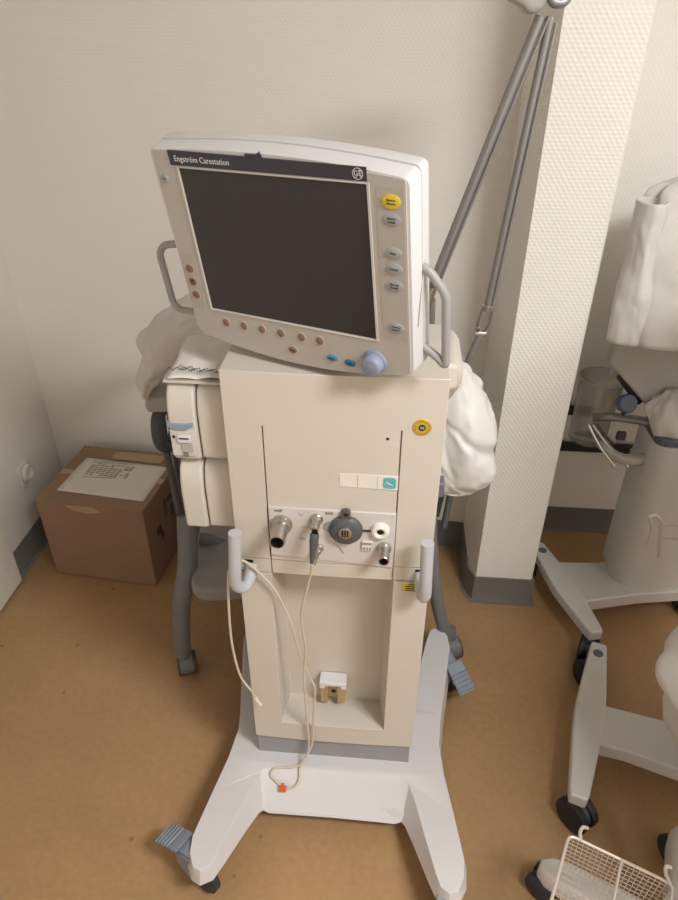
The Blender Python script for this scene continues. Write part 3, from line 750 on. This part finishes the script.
# grey head at the top
bm = loft(B(), [[(x, y, z) for x, z in ((.162, 1.765), (.168, 1.738), (.182, 1.724), (.200, 1.716), (.212, 1.706), (.226, 1.703), (.237, 1.712), (.245, 1.73), (.258, 1.765))] for y in (1.415, 1.475)])
obj('hinge_cover', bm, 'panel', t, bevel=.012, seg=4, label='light grey hinge cover')
bm = tube(B(), [(.243, 1.45, 1.77), (.252, 1.44, 1.732), (.262, 1.44, 1.722), (.280, 1.445, 1.728), (.288, 1.45, 1.77)], .009, n=16); obj('hinge_block', bm, 'darksteel', t)

# ------------------------------------------------------------ grey wheeled chair behind
t = thing('hospital_armchair', (-.18, 1.5, 0), 'grey wheeled patient chair with splayed legs standing behind the ventilator', 'chair')
ca = radians(9)
def ch(x, y, z): return Vector((-.19+x*cos(ca)-y*sin(ca), 1.52+x*sin(ca)+y*cos(ca), z))
bm = prism(B(), rrect(.64, .56, .05, cx=-.02, cy=.03), lambda x, y: ch(x, y, .405), lambda x, y: ch(x, y, .45))
obj('seat', bm, 'seat', t, bevel=.012, seg=3)
bm = prism(B(), rrect(.55, .05, .02, cx=0, cy=.33), lambda x, y: ch(x, y, .45), lambda x, y: ch(x*.95, y+.12, .98)); obj('backrest', bm, 'seat', t, bevel=.015, seg=3)
for s in (-1, 1):
    bm = tube(B(), [ch(s*.345, -.10, .58), ch(s*.352, -.16, .46), ch(s*.382, -.175, .33), ch(s*.400, -.165, .17), ch(s*.406, -.155, .105)], lambda u: .028-.006*u, n=16)
    if s > 0: bm.free(); bm = tube(B(), [(.130, 1.46, .58), (.145, 1.44, .44), (.163, 1.43, .33), (.185, 1.43, .22), (.218, 1.435, .105)], .019, n=16)
    obj('front_leg', bm, 'chair', t, angle=60)
    bm = tube(B(), [ch(s*.30, .30, .43), ch(s*.34, .36, .2), ch(s*.37, .38, .07)], .02, n=14); obj('rear_leg', bm, 'chair', t, angle=60)
    for y in (-.13, .38):
        x = s*(.41 if y < 0 else .37); p = ch(x, y, 0); d = Vector((cos(ca+.2), sin(ca+.2), 0))
        bm = B()
        if y < 0: p = p+Vector((.004, .000, 0))
        for q in (-1, 1): cyl(bm, p+d*q*.006+Vector((0, 0, .034)), p+d*q*.028+Vector((0, 0, .034)), .034)
        co = obj('chair_caster', bm, 'dark', t, bevel=.003)
        bm = cyl(B(), p+Vector((0, 0, .02)), p+Vector((-.008, .014, .11)), .018); lathe(bm, p-d*.020+Vector((0, 0, .040)), d, [(0, .001), (0, .036), (.040, .036), (.040, .001)]); obj('caster_hood', bm, 'chair', co, bevel=.002)
    bm = tube(B(), [ch(s*.355, -.10, .50), ch(s*.378, -.05, .60), ch(s*.392, -.01, .74), ch(s*.395, .02, .85)], .009, n=12); obj('arm_post', bm, 'dark', t)
    bm = tube(B(), [ch(s*.345, -.05, .50), ch(s*.372, .0, .60), ch(s*.380, .03, .74), ch(s*.385, .06, .85)], .007, n=12); obj('arm_post', bm, 'dark', t)
    bm = loft(B(), [[ch(s*.385+a, y, z+.01) for a, z in ((-.035, .865-dz), (.035, .865-dz), (.04, .885-dz), (.03, .905-dz), (-.03, .905-dz), (-.04, .885-dz))] for y, dz in ((-.03, .02), (.0, .0), (.15, -.02), (.30, -.02))])
    obj('armrest', bm, 'pad', t, bevel=.008, seg=3, label='light grey armrest pad')
    bm = tube(B(), [ch(s*.385, .02, .86), ch(s*.40, -.02, .83), ch(s*.40, -.03, .77), ch(s*.385, 0, .74), ch(s*.37, .04, .77), ch(s*.37, .05, .84)], .017, n=14); obj('arm_loop', bm, 'dark', t, label='dark grey curved arm loop')
bm = tube(B(), bend([ch(-.18, .1, .16), ch(-.16, -.06, .05), ch(.16, -.06, .05), ch(.18, .1, .16)], .03), .006, smooth=False, n=10); obj('footrest_bar', bm, 'seat', t)
for s in (-1, 1):
    bm = tube(B(), [ch(s*.18, .1, .16), ch(s*.2, .15, .41)], .006, smooth=False, n=10); obj('footrest_strut', bm, 'seat', t)
bm = tube(B(), [ch(-.33, -.06, .47), ch(-.2, -.05, .42), ch(.2, -.05, .42), ch(.33, -.06, .47)], .018, n=12); obj('front_rail', bm, 'chair', t)

# ------------------------------------------------------------ cloths
bm = fabric([(1.178, -.40, 1.42, .02, .03), (1.165, -.41, 1.42, .06, .05), (1.12, -.45, 1.43, .085, .06), (1.06, -.50, 1.43, .085, .06), (1.01, -.525, 1.43, .065, .055), (.97, -.570, 1.43, .036, .045), (.925, -.592, 1.43, .018, .03), (.90, -.598, 1.43, .008, .015)], nf=4, amp=.12, seed=3, twist=.9, wr=.004, fs=8, z_s=1.2, fa=.022)
tag(obj('draped_cloth', bm, 'cloth', angle=180), 'crumpled white cloth draped over the grey chair left of the monitor', 'cloth')
bm = fabric([(1.070, .145, 1.34, .012, .02), (1.055, .148, 1.34, .035, .035), (1.00, .158, 1.34, .060, .06), (.94, .165, 1.34, .080, .08), (.87, .168, 1.34, .086, .085), (.80, .170, 1.34, .084, .08), (.765, .176, 1.34, .068, .065), (.742, .188, 1.34, .04, .04), (.735, .190, 1.34, .02, .02)], nf=3, amp=.08, seed=9, twist=1.3, wr=.004, fs=9, z_s=.8, fa=.03)
tag(obj('white_bag', bm, 'bag', angle=180), 'crumpled white bag hanging between the ventilator and the pillar', 'bag')

# ------------------------------------------------------------ bumper rails in the niche
for (x0, x1, z, lab) in ((.53, .97, .395, 'long black bumper rail low on the niche wall right of the pillar'), (.53, .72, .545, 'short black bumper rail on the niche wall behind the clear jar')):
    t = thing('bumper_rail', (x0, 2.13, z), lab, 'rail')
    obj('rail_bar', box(B(), x0, x1, 2.10, 2.118, z-.016, z+.016), 'rail', t, bevel=.002)
    for x in (x0+.08, x1-.08): obj('wall_mount', box(B(), x-.012, x+.012, 2.092, 2.13, z-.01, z+.01), 'panel' if z < .5 else 'rail', t, bevel=.002)

# ------------------------------------------------------------ pedestal stands on the right
def hbase(parent, ends, beam, zt=.125, zb=.085):
    """bar between two ends with a beam leaving it"""
    (ax, ay), (bx, by) = ends; a = Vector((ax, ay, 0)); b = Vector((bx, by, 0)); d = (b-a).normalized(); s = Vector((-d.y, d.x, 0))
    L = (b-a).length
    prof = [(0, .020), (.02, .024), (L*.35, .036), (L*.5, .040), (L*.65, .036), (L-.02, .024), (L, .020)]
    pts = [a+d*u+s*w_ for u, w_ in prof]+[a+d*u-s*w_ for u, w_ in reversed(prof)]
    bm = loft(B(), [[p+Vector((0, 0, zb)) for p in pts], [p+Vector((0, 0, zt)) for p in pts]])
    o1 = obj('base_bar', bm, 'stand', parent, bevel=.006, seg=3)
    bm = loft(B(), [[Vector((x, y, z)) for x, y in beam] for z in (zb-.01, zt-.002)])
    obj('base_beam', bm, 'stand', parent, bevel=.006, seg=3)
    for e, q in ((a, 1),):
        bm = cyl(B(), e+d*q*.045+Vector((0, 0, zt-.002)), e+d*q*.045+Vector((0, 0, zt+.002)), .014); obj('cover_disc', bm, 'cap', parent, label='slate blue cover disc')
def twin(parent, x, y, ang, r=.045, w=.02, m='black'):
    d = Vector((cos(ang), sin(ang), 0)); s = Vector((-sin(ang), cos(ang), 0)); c = Vector((x, y, r))
    bm = B()
    for q in (-1, 1): lathe(bm, c+s*q*.008, s*q, [(0, r*.3), (0, r*.95), (.003, r), (w-.003, r), (w, r*.9), (w, .001)], n=30)
    wh = obj('caster', bm, m, parent, angle=40)
    bm = cyl(B(), (x, y, r*.8), (x, y, .09), .010); lathe(bm, c-s*.0075, s, [(0, .001), (0, r*.8), (.015, r*.8), (.015, .001)], n=24); obj('caster_stem', bm, 'dark', wh)
A = thing('pedestal_stand', (.80, 1.72, 0), 'grey-white pedestal stand with a broad upright column in the niche right of the pillar', 'stand')
hbase(A, ((.560, 1.885), (.676, 1.478)), [(.64, 1.60), (.70, 1.615), (.85, 1.655), (1.10, 1.70), (1.10, 1.90), (.90, 1.845), (.75, 1.80), (.61, 1.79)])
twin(A, .545, 1.86, 1.2); twin(A, .662, 1.475, 1.2); twin(A, 1.05, 1.72, .5)
colp = rrect(.25, .20, .05, cx=.905, cy=1.79)
bm = loft(B(), [[(x, y, z) for x, y in colp] for z in (.115, .66)]); obj('column', bm, 'stand', A, bevel=.004)
bm = loft(B(), [[(x, y, z) for x, y in rrect(.10, .12, .03, cx=.835, cy=1.76)] for z in (.655, .685)]); obj('column_cap', bm, 'cap', A, bevel=.006)
bm = loft(B(), [[(x, y, z) for x, y in rrect(.14, .10, .04, cx=.93, cy=1.92)] for z in (.60, 1.02)]); obj('neck', bm, 'stand', A)
PN = [(.68, 1.10), (.640, .90), (.632, .868), (.748, .755), (.864, .650), (1.16, .54), (1.276, 1.12)]
bm = prism(B(), PN, lambda x, z: (x, 1.80+(.83-z)*-.15, z), lambda x, z: (x, 1.85+(.83-z)*-.15, z)); obj('housing_panel', bm, 'panel', A, bevel=.008, seg=3, label='large tilted grey panel')
bm = tube(B(), [(.676, 1.82, .824), (.748, 1.82, .740)], .012, smooth=False, n=8); obj('panel_edge', bm, 'rail', A, label='black panel edge')
bm = box(B(), .90, 1.0, 1.84, 1.89, .90, 1.0); obj('panel_bracket', bm, 'stand', A)
# clamp arms reaching to the jar
bm = tube(B(), [(.64, 1.86, .66), (.70, 1.84, .675), (.84, 1.80, .68)], .014, n=10); obj('clamp_arm', bm, 'darksteel', A)
bm = tube(B(), [(.66, 1.80, .605), (.70, 1.76, .585), (.76, 1.75, .58), (.85, 1.78, .60)], .016, n=10); obj('clamp_band', bm, 'panel', A)
bm = tube(B(), bend([(.66, 1.80, .64), (.70, 1.80, .60), (.665, 1.80, .60), (.66, 1.80, .64), (.64, 1.82, .66)], .004), .004, smooth=False, n=8); obj('clamp_wedge', bm, 'dark', A)
bm = lathe(B(), (.70, 1.80, .745), (.1, -.8, .4), [(0, .001), (0, .028), (.02, .03), (.03, .025), (.03, .001)], n=10); obj('clamp_knob', bm, 'cap', A, label='dark blue clamp knob')
bm = cyl(B(), (.70, 1.80, .745), (.72, 1.84, .68), .006); box(bm, .70, .725, 1.785, 1.80, .625, .65); obj('clamp_screw', bm, 'dark', A)
for dx in (0, .045):
    bm = tube(B(), [(.612+dx*.3, 1.80, .665), (.65+dx*.6, 1.77, .61), (.69+dx*.9, 1.74, .568)], .0035, n=8); cyl(bm, (.69+dx*.9, 1.74, .568), (.694+dx*.9, 1.736, .562), .006); obj('clamp_lever', bm, 'steel', A)
# clear jar
t = thing('suction_jar', (.655, 1.90, .56), 'clear round suction jar hanging on the arm in the niche beside the pillar', 'jar')
bm = lathe(B(), (.655, 1.90, .555), (0, 0, 1), [(0, .001), (0, .05), (.008, .062), (.20, .066), (.215, .066), (.215, .062), (.20, .062), (.012, .058), (.004, .048), (.004, .001)], n=40); obj('jar_body', bm, 'jar', t)
bm = lathe(B(), (.655, 1.90, .770), (0, 0, 1), [(0, .068), (.012, .068), (.016, .06), (.016, .001)], n=40); obj('jar_lid', bm, 'jar', t)
bm = cyl(B(), (.68, 1.90, .783), (.68, 1.90, .82), .010); tube(bm, [(.68, 1.90, .82), (.70, 1.88, .85), (.76, 1.86, .86), (.83, 1.84, .84)], .006, n=10); obj('suction_hose', bm, 'film', t)

Bs = thing('pedestal_stand', (.90, 1.08, 0), 'near grey-white stand on the right, its angled foot bar ending in black twin casters', 'stand')
hbase(Bs, ((.672, 1.436), (.508, .945)), [(.575, 1.21), (.64, 1.215), (.85, 1.165), (1.05, 1.16), (1.05, .98), (.80, 1.03), (.66, 1.08), (.56, 1.10)])
twin(Bs, .645, 1.385, 1.9); twin(Bs, .520, .955, 2.2); twin(Bs, 1.02, 1.05, .5)
bm = loft(B(), [[(x, y, z) for x, y in rrect(.20, .18, .05, cx=.98, cy=1.08)] for z in (.115, 1.42)]); obj('column', bm, 'stand', Bs, bevel=.004)
bm = B()
tube(bm, bend([(.675, 1.35, .574), (.672, 1.35, .640), (.655, 1.35, .672), (.668, 1.35, .680), (.688, 1.35, .662), (.712, 1.35, .545)], .006), .0045, smooth=False, n=8)
for z in (.652, .610): tube(bm, [(.690+(.655-z)*.25, 1.35, z), (.80, 1.33, z), (.95, 1.17, z)], .0025, n=8)
obj('wire_hook', bm, 'wire', Bs)
# star-base stand with wire basket
Cs = thing('basket_stand', (.66, .66, 0), 'low wheeled stand with white feet carrying a wire basket at the bottom right', 'stand')
ctr = Vector((.66, .66, 0))
for k, (fx, fy) in enumerate(((.405, .792), (.745, .90), (.93, .62), (.70, .42), (.47, .47))):
    e = Vector((fx, fy, 0)); d = (e-ctr).normalized(); s = Vector((-d.y, d.x, 0)); L = (e-ctr).length
    secs = []
    for u, w_, z0, z1 in ((0, .04, .07, .13), (L*.5, .034, .07, .125), (L-.045, .034, .068, .118), (L-.01, .028, .068, .112), (L+.012, .014, .07, .10)):
        p = ctr+d*u
        secs.append([p+s*a+Vector((0, 0, z)) for a, z in ((-w_, z0), (-w_, z1-.015), (-w_*.75, z1), (w_*.75, z1), (w_, z1-.015), (w_, z0))])
    obj('foot', loft(B(), secs), 'stand', Cs, bevel=.005, seg=3)
    twin(Cs, fx-d.x*.01, fy-d.y*.01, 2.4-.5*k, r=.036, m='rubber')
bm = cyl(B(), (.66, .66, .1), (.66, .66, 1.0), .016); obj('pole', bm, 'steel', Cs)
T0, T1, T2, T3 = Vector((.405, .742, .33)), Vector((.582, .665, .33)), Vector((.515, .520, .33)), Vector((.338, .597, .33))
b0, b1, b2, b3 = [p.lerp((T0+T1+T2+T3)/4, .07)+Vector((0, 0, -.10)) for p in (T0, T1, T2, T3)]
bm = tube(B(), bend([T0.lerp(T1, .5), T0, T3, T2, T1, T0.lerp(T1, .5)], .014), .0032, smooth=False, n=8)
tube(bm, [T0.lerp(T1, .52), T3.lerp(T2, .52)], .0028, smooth=False, n=8)
bk = obj('basket_rim', bm, 'wire', Cs)
bm = B()
def wires(a, b, c, d, n, bm):
    for i in range(n+1):
        u = i/n; cyl(bm, a.lerp(b, u), d.lerp(c, u), .0009, n=5)
wires(T0, T1, b1, b0, 20, bm); wires(T3, T2, b2, b3, 20, bm); wires(T0, T3, b3, b0, 17, bm); wires(T1, T2, b2, b1, 17, bm)
for k in range(1, 8):
    u = k/8; q = [p.lerp(r_, u) for p, r_ in ((T0, b0), (T1, b1), (T2, b2), (T3, b3))]
    for a, b in zip(q, q[1:]+q[:1]): cyl(bm, a, b, .0009, n=5)
wires(b0, b1, b2, b3, 14, bm); wires(b0, b3, b2, b1, 12, bm)
obj('basket_mesh', bm, 'wire', Cs)
for p, d in ((T0.lerp(T1, .12), Vector((.006, .02, .012))), (T1.lerp(T0, .03), Vector((-.012, .012, .035)))):
    bm = tube(B(), [p, p+d*.6+Vector((-.004, 0, 0)), p+d, p+d*1.05+Vector((.01, 0, -.004))], .0035, n=8); obj('basket_hook', bm, 'wire', Cs)
bm = tube(B(), [T1.lerp(T2, .4), (.66, .66, .33)], .006, smooth=False, n=8); obj('basket_bracket', bm, 'steel', Cs)

# coats on the right
t = thing('hanging_coat', (.78, 1.74, .98), 'white cotton coat hung over the grey panel with its empty sleeve hanging at the left', 'coat')
bm = fabric([(1.369, .815, 1.735, .150, .025), (1.362, .800, 1.735, .185, .050), (1.325, .800, 1.730, .200, .072), (1.250, .800, 1.722, .204, .082), (1.125, .805, 1.712, .208, .092), (.994, .810, 1.705, .214, .100)], nf=9, amp=.10, seed=21, twist=1.1, wr=.002, sharp=.35, fs=5, z_s=.25, fa=.016)
def slope_top(bm):
    for v in bm.verts: v.co.z += max(0, (v.co.z-1.0)/.37)*(v.co.x-.61)*.30
slope_top(bm)
obj('coat_body', bm, 'cloth', t, angle=180)
bm = fabric([(1.225, .600, 1.690, .022, .03), (1.300, .596, 1.690, .024, .03), (1.335, .598, 1.690, .028, .035), (1.340, .600, 1.690, .036, .042), (1.322, .602, 1.690, .038, .045), (1.27, .600, 1.688, .036, .045), (1.21, .602, 1.686, .032, .045), (1.13, .608, 1.684, .042, .045), (1.07, .612, 1.682, .046, .042), (.993, .615, 1.680, .046, .040)], nf=3, amp=.07, seed=31, twist=.6, wr=.002, sharp=.3, fs=7, z_s=.4, fa=.010, k=8)
obj('sleeve', bm, 'cloth', t, angle=180)
bm = fabric([(0.807, 0.870, 1.775, 0.070, 0.035), (0.749, 0.835, 1.769, 0.081, 0.046), (0.691, 0.847, 1.763, 0.070, 0.058), (0.644, 0.870, 1.763, 0.058, 0.046), (0.621, 0.882, 1.763, 0.023, 0.023)], nf=4, amp=.16, seed=41, twist=1, wr=.008)
tag(obj('tucked_cloth', bm, 'cloth', angle=180), 'small bunched white cloth hanging at the lower edge of the grey panel', 'cloth')
bm = fabric([(1.50, .93, 1.04, .10, .10), (1.46, .92, 1.03, .19, .15), (1.05, .93, 1.02, .19, .18), (.85, .95, 1.0, .16, .16), (.72, .92, .98, .19, .18), (.62, .89, .96, .235, .20), (.55, .84, .95, .250, .20), (.46, .855, .96, .222, .19), (.36, .86, .97, .19, .17), (.28, .89, .97, .15, .13), (.25, .89, .97, .13, .12)], nf=6, amp=.06, seed=51, twist=.4, wr=.003, fs=6, z_s=.35, fa=.02)
tag(obj('draped_gown', bm, 'cloth', angle=180), 'white gown draped over the near stand, its pointed hem showing at the right picture edge', 'gown')

t = fabric([(1.36, .88, .58, .08, .08), (1.32, .88, .58, .15, .20), (1.15, .89, .58, .17, .25), (.95, .89, .57, .18, .26), (.70, .90, .56, .18, .25), (.52, .90, .55, .17, .24)], nf=6, amp=.05, seed=61, twist=.4, wr=.008)  # cloth shape added out of view to throw shade on the right-hand floor
tag(obj('draped_gown', t, 'cloth', angle=180), 'unseen white gown added over the basket stand pole to shade the floor, just outside the right picture edge', 'gown')
# ceiling luminaire that gives the light
t = thing('ceiling_lamp', (1.20, -.10, 2.62), 'square white ceiling lamp above the stands on the right', 'lamp')
obj('lamp_housing', box(B(), .68, 1.72, -.37, .17, 2.60, 2.65), 'white', t, bevel=.004)
